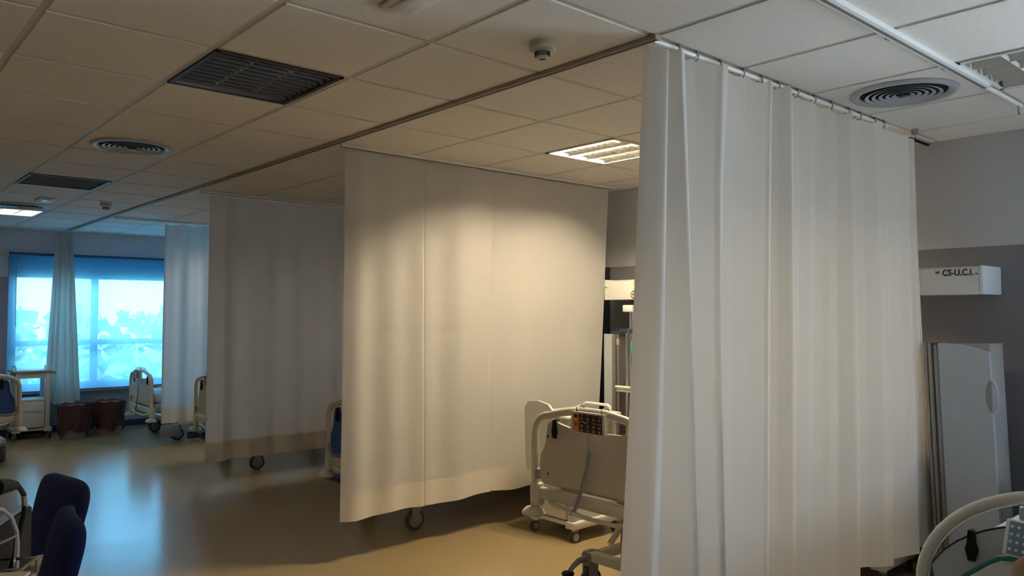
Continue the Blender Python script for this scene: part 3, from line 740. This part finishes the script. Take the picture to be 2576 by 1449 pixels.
# ------------------------------------------------------------------ bedside cabinets (front faces local -y)
def cabinet(loc, rotz, label, leaf=False, grip=False, W=.40, D=.44, H=.845):
    t = thing('bedside_cabinet', label, 'bedside cabinet', loc, rotz, group='white bedside cabinets on castors')
    q = MB()
    for sx in (-1, 1):
        q.b2((sx*W/2, -D/2, .115), (sx*(W/2-.05), -D/2+.05, H-.03), .006); q.b2((sx*W/2, D/2-.05, .115), (sx*(W/2-.05), D/2, H-.03), .006)
        q.b2((sx*(W/2+.025), -D/2-.01, .085), (sx*(W/2-.06), D/2+.01, .135), .008)
    q.b2((-W/2+.02, -D/2+.01, .10), (W/2-.02, D/2-.01, .13), .004)
    q.b2((-W/2+.02, -D/2+.012, .46), (W/2-.02, D/2-.012, .485), .004)
    q.b2((-W/2+.03, -D/2+.012, H-.10), (W/2-.03, D/2-.012, H-.03), .004)
    q.build('carcass', M_whitemetal, t)
    q = MB()
    for sx in (-1, 1): q.b2((sx*(W/2-.01), -D/2+.05, .13), (sx*(W/2-.02), D/2-.05, .47))
    q.b2((-W/2+.04, D/2-.02, .13), (W/2-.04, D/2-.012, .47)); q.build('side_panel', M_whitemetal, t)
    MB().box((0, 0, H-.015), (W+.06, D+.04, .024), .010).build('top_tray', M_whitemetal, t)
    if leaf:
        yb = D/2-.03
        MB().tube([(-.10, yb, H-.005), (-.10, yb, H+.028), (-.075, yb, H+.04), (.13, yb, H+.04), (.155, yb, H+.028), (.155, yb, H-.005)], .011, 8).build('tray_rail', M_white, t)
    for sx in (() if leaf else (-1, 1)):
        MB().tube([(sx*(W/2-.01), -D/2+.06, H-.005), (sx*(W/2-.01), -D/2+.065, H+.03), (sx*(W/2-.01), -D/2+.10, H+.042), (sx*(W/2-.01), D/2-.12, H+.042), (sx*(W/2-.01), D/2-.085, H+.03), (sx*(W/2-.01), D/2-.08, H-.005)], .008, 8).build('tray_rail', M_white, t)
    dr = MB().box((0, -D/2+.006, .30), (W-.115, .022, .315), .004).build('drawer', M_white, t)
    MB().b2((-W/2+.09, -D/2-.010, .325), (W/2-.09, -D/2-.004, .352), .003).build('drawer_handle', M_creampanel, dr)
    for sx in (-1, 1):
        for sy in (-1, 1):
            x, y = sx*(W/2-.0), sy*(D/2-.02); r = .036
            c = MB().lathe([(r*.6, -.018), (r, -.016), (r, -.004), (r*.8, -.003), (r*.8, .003), (r, .004), (r, .016), (r*.6, .018)], 22, (x, y, r), 'x').build('castor', M_rubber, t)
            MB().lathe([(.001, -.020), (r*.72, -.019), (r*.72, .019), (.001, .020)], 20, (x, y, r), 'x').build('wheel_cap', M_grey, c)
            MB().box((x, y+.008, r*2+.004), (.034, .04, .018), .006).build('swivel', M_grey, c)
    if leaf:
        pts = [(-.115, .44), (-.130, .60), (-.135, .88), (-.10, .922), (.0, .935), (.10, .918), (.150, .875), (.150, .60), (.12, .50)]
        MB().prism([(x-.078, z) for x, z in pts], -D/2-.062, -D/2-.044, 'xz').build('folded_leaf', M_white, t)
        MB().box((-.10, -D/2-.035, .78), (.07, .03, .05), .006).build('leaf_hinge', M_grey, t)
    if grip:
        MB().lathe([(.001, -.035), (.025, -.028), (.036, 0), (.025, .028), (.001, .035)], 18, (W/2+.045, -D/2+.08, H-.03), 'x').build('hand_grip', M_white, t)
        MB().tube([(W/2, -D/2+.08, H-.03), (W/2+.03, -D/2+.08, H-.03)], .008, 8).build('grip_stem', M_grey, t)
    return t
cabinet((1.70, 2.055, 0), -PI/2, 'cream bedside cabinet with rounded folded leaf behind the keypad footboard', leaf=True, W=.39, D=.46)
cabinet((-.392, 9.355, 0), 0, 'white bedside cabinet with an open shelf in front of the window', grip=True, W=.37, D=.36, H=.84)
cabinet((2.40, .27, 0), -PI/2, 'bedside cabinet mostly hidden behind the right end of the nearest curtain', W=.30, D=.44)

# ------------------------------------------------------------------ wall supply unit and towers
su = thing('supply_unit', 'long white wall supply unit bearing the black letters CS-U.C.I.', 'supply unit', (XW, -.335, 1.655))
def sec(y): return [(-.30, y, .0), (-.305, y, .02), (-.30, y, .145), (-.27, y, .158), (0, y, .165), (0, y, .0)]
q = MB(); a, b = sec(.02), sec(2.78)
n = len(a); q.add(a+b, [tuple(range(n)), tuple(range(2*n-1, n-1, -1))]+[(i, i+n, (i+1) % n+n, (i+1) % n) for i in range(n)])
q.build('casing', M_white, su)
MB().box((-.150, .010, .080), (.305, .022, .162), .008).build('end_cap', mat('end_cap_daylit', (.66, .70, .74), .4), su)  # white cap tinted cool, daylight on this end is put into the colour
MB().box((-.150, 2.785, .080), (.31, .014, .165), .004).build('end_cap', M_white, su)
MB().box((-.304, 2.33, .082), (.004, .006, .150)).build('joint_cover', M_grey, su)
MB().box((-.306, 2.77, .115), (.02, .03, .02), .004).build('end_latch', M_white, su)
cu = bpy.data.curves.new('lettering', 'FONT'); cu.body = 'CS-U.C.I.'; cu.size = .050; cu.offset = .0011; cu.extrude = .0006; cu.space_character = 1.0
to = bpy.data.objects.new('tmp', cu); C.objects.link(to)
dg = bpy.context.evaluated_depsgraph_get(); me = bpy.data.meshes.new_from_object(to.evaluated_get(dg)); bpy.data.objects.remove(to)
me.materials.clear(); me.materials.append(M_text)
lt = bpy.data.objects.new('lettering', me); C.objects.link(lt); lt.parent = su
ww = max(v.co.x for v in me.vertices)-min(v.co.x for v in me.vertices)
lt.matrix_local = Matrix(((0, 0, -1, -.3035), (-1, 0, 0, .209), (0, 1, 0, .108), (0, 0, 0, 1))) @ Matrix.Diagonal((.160/ww, 1, 1, 1))
# two small printed marks beside the lettering
q = MB(); hp = [(math.copysign(abs(math.cos(a))**.8, math.cos(a))*.011, math.sin(a)*.008-(.004 if abs(math.cos(a)) < .4 and math.sin(a) > 0 else 0)) for a in [2*PI*k/28 for k in range(28)]]
q.prism([(.235+y, .130+z) for y, z in hp], -.3045, -.3035, 'yz'); 
hm = q.build('emblem', M_text, su)
q = MB()
for d in (-.004, .001, .005): q.box((-.3048, .235+d, .131), (.0006, .0012, .007), rot=(.5, 0, 0))
q.build('emblem_lines', M_white, hm)
q = MB(); q.prism([(.031+y, .112+z) for y, z in [(-.008, -.002), (-.008, .002)]+[(.008*math.cos(a), .009*math.sin(a)) for a in [PI-PI*k/8 for k in range(9)]]+[(.008, .002), (.008, -.002)]], -.3041, -.3035, 'yz'); sm = q.build('small_mark', M_grey, su)
MB().prism([(.031+.0055*math.cos(PI*k/8), .111+.004*math.sin(PI*k/8)) for k in range(9)], -.3047, -.3041, 'yz').build('mark_base', M_text, sm)

def tower(loc, label, y0, y1, side, top=1.375, lean=0.0, handle=True, arch=.055):
    """leaning supply tower: extrusions on one side, flat panel with an arched top, side grip"""
    t = thing('supply_tower', label, 'supply tower', loc); t.rotation_euler = (math.radians(lean), 0, 0)
    pr = .075
    q = MB(); ya = 0; z0 = 0.0
    for k in range(3):
        yy = side*(.012+k*.026); q.b2((-.01-.012*(k == 1), yy-.010, z0), (.24, yy+.010, top-(.0 if k < 2 else .01)), .006)
    q.b2((.0, side*0, z0), (.24, side*.078, top-.012)); q.build('extrusion', M_alu, t)
    MB().box((.0, side*.012, top-.06), (.03, .022, .05), .004).build('slider', M_grey, t)
    W = abs(y1-y0); hh = [(side*.078, z0), (side*.078, top)]
    for k in range(1, 11): hh.append((side*(.078+(W-.078)*k/10), top-arch*(k/10)**2.2))
    hh.append((side*W, z0))
    pn = MB().prism(hh, .0, .03, 'yz').build('front_panel', M_tower, t)
    MB().b2((.03, side*.08, z0), (.24, side*(W-.004), top-.008)).build('body', M_grey, t)
    if handle:
        zc = 1.085; yy = side*W
        MB().tube([(.015, yy-side*.006, zc+.095), (.012, yy+side*.014, zc+.075), (.010, yy+side*.026, zc+.03), (.010, yy+side*.026, zc-.03), (.012, yy+side*.014, zc-.075), (.015, yy-side*.006, zc-.095)], .007, 8).build('side_grip', M_tower, t)
        MB().prism([(yy-side*.028*math.cos(a), zc+.085*math.sin(a)) for a in [-PI/2+PI*k/12 for k in range(13)]], -.002, .001, 'yz').build('grip_recess', M_midgrey, pn)
    return t
tower((2.40, -.095, 0), 'tall grey white supply tower with a side grip, under the lettered wall unit', 0, .335, -1, lean=-2.2, top=1.378)
tower((2.47, 2.30, 0), 'narrow supply tower half hidden by the right edge of the warm lit curtain', 0, .165, 1, handle=False, arch=.0)
# pole stand by the tower
ps = thing('equipment_stand', 'chrome twin pole stand with white cap and shelf by the lit curtain edge', 'equipment stand', (2.50, 2.20, 0))
for y in (.045, .0, -.028): MB().tube([(0, y, .03), (0, y, 1.56 if y != .045 else 1.42)], .014 if y else .016, 14).build('pole', M_chrome, ps)
MB().box((0, -.005, 1.583), (.11, .105, .055), .008).build('cap', M_white, ps)
MB().box((-.01, .025, 1.405), (.06, .15, .035), .006).build('clamp', M_navytrim, ps)
MB().box((-.01, .0, 1.405), (.064, .006, .037), .001).build('clamp_joint', M_alu, ps)
sf = MB().box((-.08, -.09, .945), (.22, .19, .022), .008).build('shelf', M_white, ps)
MB().tube([(-.19, -.0, .972), (-.19, -.16, .972)], .012, 8).build('shelf_lip', M_white, sf)
MB().box((0, -.02, .02), (.30, .16, .04), .012).build('foot_base', M_grey, ps)
MB().box((.06, .0, .50), (.05, .09, .9), .006).build('rear_profile', M_alu, ps)
bg = MB().lathe([(.001, -.085), (.03, -.075), (.05, -.03), (.052, .02), (.035, .065), (.012, .085), (.010, .11)], 20, (0, 0, 0)).build('breathing_bag', M_greenbag)
bg.location = (2.46, 2.118, 1.27); tag(bg, 'green rubber bag hanging by the chrome poles', 'bag')
gg = thing('gas_regulator', 'yellow and blue gas regulator plugged into the wall supply unit', 'gas regulator', (2.462, 2.075, 1.735))
MB().lathe([(.001, -.012), (.030, -.010), (.032, .004), (.028, .010), (.001, .011)], 24, (-.045, .0, .045), 'x').build('dial', M_yellow, gg)
MB().lathe([(.014, -.05), (.020, -.04), (.026, -.01), (.026, .02), (.018, .045), (.012, .05)], 20, (-.03, .01, -.02)).build('body', M_alu, gg)
vv = MB().lathe([(.001, -.016), (.032, -.014), (.035, .004), (.030, .012), (.001, .013)], 24, (-.055, .012, -.045), 'x').build('flow_knob', M_gblue, gg)
MB().lathe([(.001, -.003), (.020, -.0025), (.021, .001)], 20, (-.072, .012, -.045), 'x').build('knob_face', M_yellow, vv)
MB().box((-.0765, .012, -.043), (.003, .010, .014), rot=(.6, 0, 0)).build('knob_mark', M_black, vv)
MB().lathe([(.008, -.03), (.016, -.015), (.016, 0)], 14, (-.05, .0, -.085)).build('outlet', M_white, gg)
MB().tube([(-.02, .0, .01), (.02, 0, .01)], .012, 10).build('plug', M_chrome, gg)

# ------------------------------------------------------------------ bins, shoes, floor mat
def bin_(loc, label, R, H, seed):
    t = thing('waste_bin', label, 'bin', loc, group='round waste bins with dark red liners')
    MB().lathe([(R*.80, 0), (R*.84, .02), (R*.98, H-.02), (R, H-.01), (R*.96, H-.01), (R*.78, .03), (.001, .03)], 36).build('shell', M_binrim, t)
    rnd = random.Random(seed); ph = [rnd.uniform(0, 6) for _ in range(5)]
    def fn(u, w):
        a = 2*PI*u; wob = .010*math.sin(11*a+ph[0]+6*w)+.008*math.sin(17*a+ph[1]-4*w)+.006*math.sin(5*a+ph[2])
        if w < .12:   # folded over the rim, inner side
            q = w/.12; r = R*(.90+.175*q)+wob*.22*q; z = H-.07*(1-q)+.006*math.sin(9*a+ph[3])+.018*q
        else:
            q = (w-.12)/.88; r = R*(1.075-.12*q)+wob*.55*(.4+.6*q); z = H+.015-(H*.84+.03*math.sin(3*a+ph[4])+.02*math.sin(7*a))*q+.006*math.sin(9*a+ph[3])
        return (r*math.cos(a), r*math.sin(a), z)
    MB().grid(fn, 120, 26).build('liner', M_binred, t, ang=60, recalc=False)
    return t
bin_((.005, 8.95, 0), 'left waste bin with dark red liner under the bunched curtain', .178, .405, 3)
bin_((.44, 9.13, 0), 'right waste bin with dark red liner standing clear under the window', .190, .40, 8)

def shoe(loc, rz, label):
    t = thing('shoe', label, 'shoe', loc, rz, group='dark shoes under the bed')
    MB().prism([(-.13, -.035), (-.10, -.042), (.02, -.038), (.10, -.046), (.135, -.02), (.138, .01), (.11, .038), (.02, .036), (-.10, .036), (-.13, .025)], 0, .024, 'xy').build('sole', M_sole, t)
    def up(u, w):
        a = 2*PI*u; x = .128*math.cos(a); y = .036*math.sin(a)
        top = interp([(-.13, .085), (-.05, .08), (.02, .06), (.08, .04), (.13, .02)], x)
        k = 1-.35*w**2 if x > 0 else 1-.15*w
        return (x*(1-.25*w*(x > 0)), y*k, .022+top*w)
    MB().grid(up, 30, 7).build('upper', M_shoe, t, recalc=False)
shoe((1.10, 7.86, 0), .35, 'dark shoe nearer the castor, beneath the bluish curtain')
shoe((1.22, 7.70, 0), .15, 'dark shoe farther right, half hidden by the shaded curtain edge')
tag(MB().b2((1.22, 4.35, 0), (1.70, 4.86, .02), .008).build('floor_mat', M_matblue), 'blue mat on the floor under the blue panelled bed beside the lit curtain', 'floor mat')

# ------------------------------------------------------------------ chairs (front faces local -y... back at +y)
def chair(loc, rz, label):
    t = thing('visitor_chair', label, 'chair', loc, rz, group='navy padded chairs by the desk')
    def pad(hw, z0, z1, y, th, lean, taper):
        def fn(u, w):
            a = 2*PI*u; ex = 4.5
            cx = math.copysign(abs(math.cos(a))**(2/ex), math.cos(a)); cz = math.copysign(abs(math.sin(a))**(2/ex), math.sin(a))
            ph_ = -PI/2+PI*w; k = abs(math.cos(ph_))**(.28); d = math.copysign(abs(math.sin(ph_))**.6, math.sin(ph_))
            zz = (z0+z1)/2+cz*k*(z1-z0)/2; x = cx*k*hw*(1-taper*(z1-zz)/(z1-z0))
            return (x, y+d*th/2+lean*(zz-z0)-.03*(1-(x/hw)**2), zz)
        return fn
    MB().grid(pad(.195, .50, .885, .20, .07, .22, .16), 56, 20).build('backrest', M_navyvinyl, t, ang=180, recalc=False)
    q = MB(Matrix.Translation((0, -.02, .445)) @ Matrix.Rotation(PI/2, 4, 'X'))
    MB().box((0, -.03, .445), (.47, .46, .075), .035, seg=4).build('seat', M_navyvinyl, t)
    for s in (-1, 1):
        f = MB(); f.tube([(s*.26, -.22, .012), (s*.26, -.20, .40), (s*.27, -.19, .63)], .014, 8); f.build('leg', M_chairgrey, t)
        f = MB(); f.tube([(s*.25, .26, .012), (s*.25, .20, .42), (s*.20, .215, .56)], .014, 8); f.build('leg', M_chairgrey, t)
        MB().box((s*.27, .0, .645), (.05, .42, .03), .012).build('armrest', M_chairgrey, t)
        f = MB(); f.tube([(s*.26, -.20, .40), (s*.25, .20, .40)], .012, 8); f.tube([(s*.25, .20, .42), (s*.265, .17, .635)], .011, 8); f.build('side_rail', M_chairgrey, t)
    MB().box((0, .20, .41), (.50, .03, .03), .006).build('rear_rail', M_chairgrey, t)
    return t
# front (-y local) turned to world (-.93,-.33)
chair((-1.855, 1.70, 0), math.atan2(-.20, -.98)+PI/2, 'navy padded chair farther from the desk with the taller backrest')
chair((-1.975, 1.12, 0), math.atan2(.11, -1.0)+PI/2, 'navy padded chair nearer the camera, darker back in front of the other')

# ------------------------------------------------------------------ nurse desk and what stands on it
dk = thing('desk', 'nurse desk below the left edge under the monitors', 'desk', (-2.45, -.05, 0))
MB().box((0, 0, .735), (1.05, 1.0, .03), .005).build('desktop', M_wood, dk)
for sx in (-1, 1): MB().box((sx*.48, 0, .36), (.03, .92, .72), .004).build('side_panel', M_wood, dk)
mo = thing('monitor', 'black monitor turned away beside the navy chairs', 'monitor', (-2.032, .18, .75), math.radians(-27)+PI/2)
# panel's long edge runs from near-left to far-right
MB().box((-.12, 0, .205), (.42, .035, .295), .006).build('screen_case', M_black, mo)
MB().box((-.12, .0, .352), (.42, .022, .004), .001).build('top_edge', M_midgrey, mo)
MB().box((-.12, .0, .04), (.05, .04, .10), .006).build('neck', M_black, mo); MB().box((-.12, 0, .008), (.22, .16, .016), .005).build('stand_foot', M_black, mo)
m2 = thing('monitor', 'black monitor edge at the far left border with a plug cable', 'monitor', (-2.175, -.12, .75), math.radians(38))
MB().box((-.13, .0, .32), (.44, .04, .40), .006).build('screen_case', M_black, m2)
MB().box((-.13, .0, .06), (.05, .04, .14), .006).build('neck', M_black, m2); MB().box((-.13, 0, .008), (.20, .16, .016), .005).build('stand_foot', M_black, m2)
cb = thing('power_cable', 'black power cable with a moulded plug arching over the monitor', 'cable', (-2.05, 0, .765))
O = Vector((-2.05, 0, .765))
def rel(L): return [tuple(Vector(p)-O) for p in L]
MB().tube(rel([(-2.10, -.09, 1.217), (-2.075, -.055, 1.212), (-2.057, -.03, 1.206)]), [.017, .014, .009], 10).build('plug', M_black, cb)
MB().tube(rel([(-2.057, -.03, 1.206), (-2.048, -.005, 1.200), (-2.037, .03, 1.184), (-2.026, .065, 1.168), (-2.019, .095, 1.146), (-2.017, .11, 1.12), (-2.03, .11, 1.05), (-2.06, .11, .90), (-2.08, .12, .767)]), .005, 8).build('cord', M_black, cb)
MB().tube(rel([(-2.026, .066, 1.166), (-2.019, .095, 1.146), (-2.0175, .108, 1.128)]), .0058, 8).build('cord_label', M_grey, cb)
c2 = tag(MB().tube([(-2.10, -.085, 1.176), (-2.085, -.075, 1.172), (-2.068, -.06, 1.152), (-2.056, -.046, 1.119), (-2.052, -.035, 1.089), (-2.052, -.032, 1.05), (-2.056, -.032, .95), (-2.07, -.04, .752)], .004, 8).build('signal_cable', M_grey), 'thin grey cable curving down in front of the black monitor', 'cable')
tr = thing('document_tray', 'chrome wire document tray holding papers at the lower left corner', 'document tray', (-2.14, -.24, .75))
Ot = Vector((-2.14, -.24, .75))
def rt(L): return [tuple(Vector(p)-Ot) for p in L]
def wire(L, r=.0026): return rt(L), r
q = MB()
A = [(-2.20, -.36), (-2.022, -.055), (-2.115, -.0), (-2.30, -.30)]
for z in (.78, 1.063):
    q.tube(rt([(x, y, z) for x, y in A]), .003, 6, closed=True)
q.tube(rt([(-2.20, -.36, 1.155), (-2.064, -.088, 1.120), (-2.066, -.085, 1.063)]), .003, 6)
for f in (0, .25, .5, .75, 1):
    x = A[0][0]+(A[1][0]-A[0][0])*f; y = A[0][1]+(A[1][1]-A[0][1])*f
    q.tube(rt([(x, y, .78), (x, y, 1.063)]), .0022, 6)
for f in (.35, .65):
    x = -2.20+(.136)*f; y = -.36+.272*f
    q.tube(rt([(x, y, 1.063), (x, y, 1.155-.035*f)]), .0022, 6)
for f in (.2, .4, .6, .8):
    a = Vector((*A[0], 1.063)).lerp(Vector((*A[1], 1.063)), f); b = Vector((*A[3], 1.063)).lerp(Vector((*A[2], 1.063)), f)
    q.tube(rt([a, b]), .0022, 6)
q.build('wire_frame', M_chrome, tr)
MB().tube(rt([(-2.2, -.36, .753), (-2.2, -.36, .78)]), .004, 6).build('foot', M_chrome, tr)
pp = thing('paper_stack', 'cream and pink papers lying in the wire document tray', 'papers', (-2.15, -.26, 1.068))
q = MB(Matrix.Rotation(math.radians(58), 4, 'Z')); q.box((-.03, .005, .006), (.26, .12, .006)); q.build('pink_sheet', M_paperpink, pp)
q = MB(Matrix.Rotation(math.radians(60), 4, 'Z')); q.box((-.035, .008, .0125), (.25, .12, .005)); q.build('cream_sheet', M_paper, pp)
q = MB(Matrix.Rotation(math.radians(60), 4, 'Z'))
for k in range(3): q.box((.02-.03*k, .0, .0153), (.008, .05-.01*k, .0006))
q.build('printed_lines', M_dark, pp)

# ------------------------------------------------------------------ light
W = bpy.data.worlds.new('World'); bpy.context.scene.world = W; W.use_nodes = True
nt = W.node_tree; bgn = nt.nodes['Background']
tc = nt.nodes.new('ShaderNodeTexCoord'); sp = nt.nodes.new('ShaderNodeSeparateXYZ'); nt.links.new(tc.outputs['Generated'], sp.inputs[0])
cr = nt.nodes.new('ShaderNodeValToRGB'); e = cr.color_ramp.elements
e[0].position = .0; e[0].color = (.75, .82, .9, 1); e[1].position = .6; e[1].color = (.45, .62, 1.0, 1)
nt.links.new(sp.outputs['Z'], cr.inputs['Fac']); nt.links.new(cr.outputs['Color'], bgn.inputs['Color'])
bgn.inputs['Strength'].default_value = 15

def area(name, loc, rot, sx, sy, power, col):
    L = bpy.data.lights.new(name, 'AREA'); L.shape = 'RECTANGLE'; L.size = sx; L.size_y = sy; L.energy = power; L.color = col
    o = bpy.data.objects.new(name, L); C.objects.link(o); o.location = loc; o.rotation_euler = rot
    return o
sn = bpy.data.lights.new('sun', 'SUN'); sn.energy = 11; sn.angle = .01; sn.color = (1, .95, .86)
so = bpy.data.objects.new('sun', sn); C.objects.link(so); so.rotation_euler = (math.radians(40), 0, math.radians(-35))
# daylight entering by the window behind the camera
area('daylight_side_window', (XW+.15, (BY0+BY1)/2, (BZ0+BZ1)/2), (PI/2, 0, PI/2), BY1-BY0, BZ1-BZ0, 40, (.66, .82, 1.0))


# ------------------------------------------------------------------ camera
f_px, yaw, pitch, roll = 1967.75, .723744, .0312464, .0012504
fw = Vector((math.sin(yaw)*math.cos(pitch), math.cos(yaw)*math.cos(pitch), math.sin(pitch)))
rr = Vector((math.cos(yaw), -math.sin(yaw), 0)); uu = rr.cross(fw)
r2 = rr*math.cos(roll)+uu*math.sin(roll); u2 = -rr*math.sin(roll)+uu*math.cos(roll)
cam = bpy.data.cameras.new('camera'); co = bpy.data.objects.new('camera', cam); C.objects.link(co)
cam.sensor_width = 36; cam.lens = f_px*36/2576; cam.clip_start = .05
co.matrix_world = Matrix(((r2.x, u2.x, -fw.x, -2.354), (r2.y, u2.y, -fw.y, -1.8517), (r2.z, u2.z, -fw.z, 1.55), (0, 0, 0, 1)))
S = bpy.context.scene; S.camera = co
S.view_settings.view_transform = 'Standard'; S.view_settings.look = 'None'; S.view_settings.gamma = 1; S.view_settings.use_curve_mapping = False
S.view_settings.exposure = 0.0
S.cycles.use_denoising = True
S.cycles.max_bounces = 10; S.cycles.diffuse_bounces = 6; S.cycles.transparent_max_bounces = 12
S.cycles.sample_clamp_indirect = 12
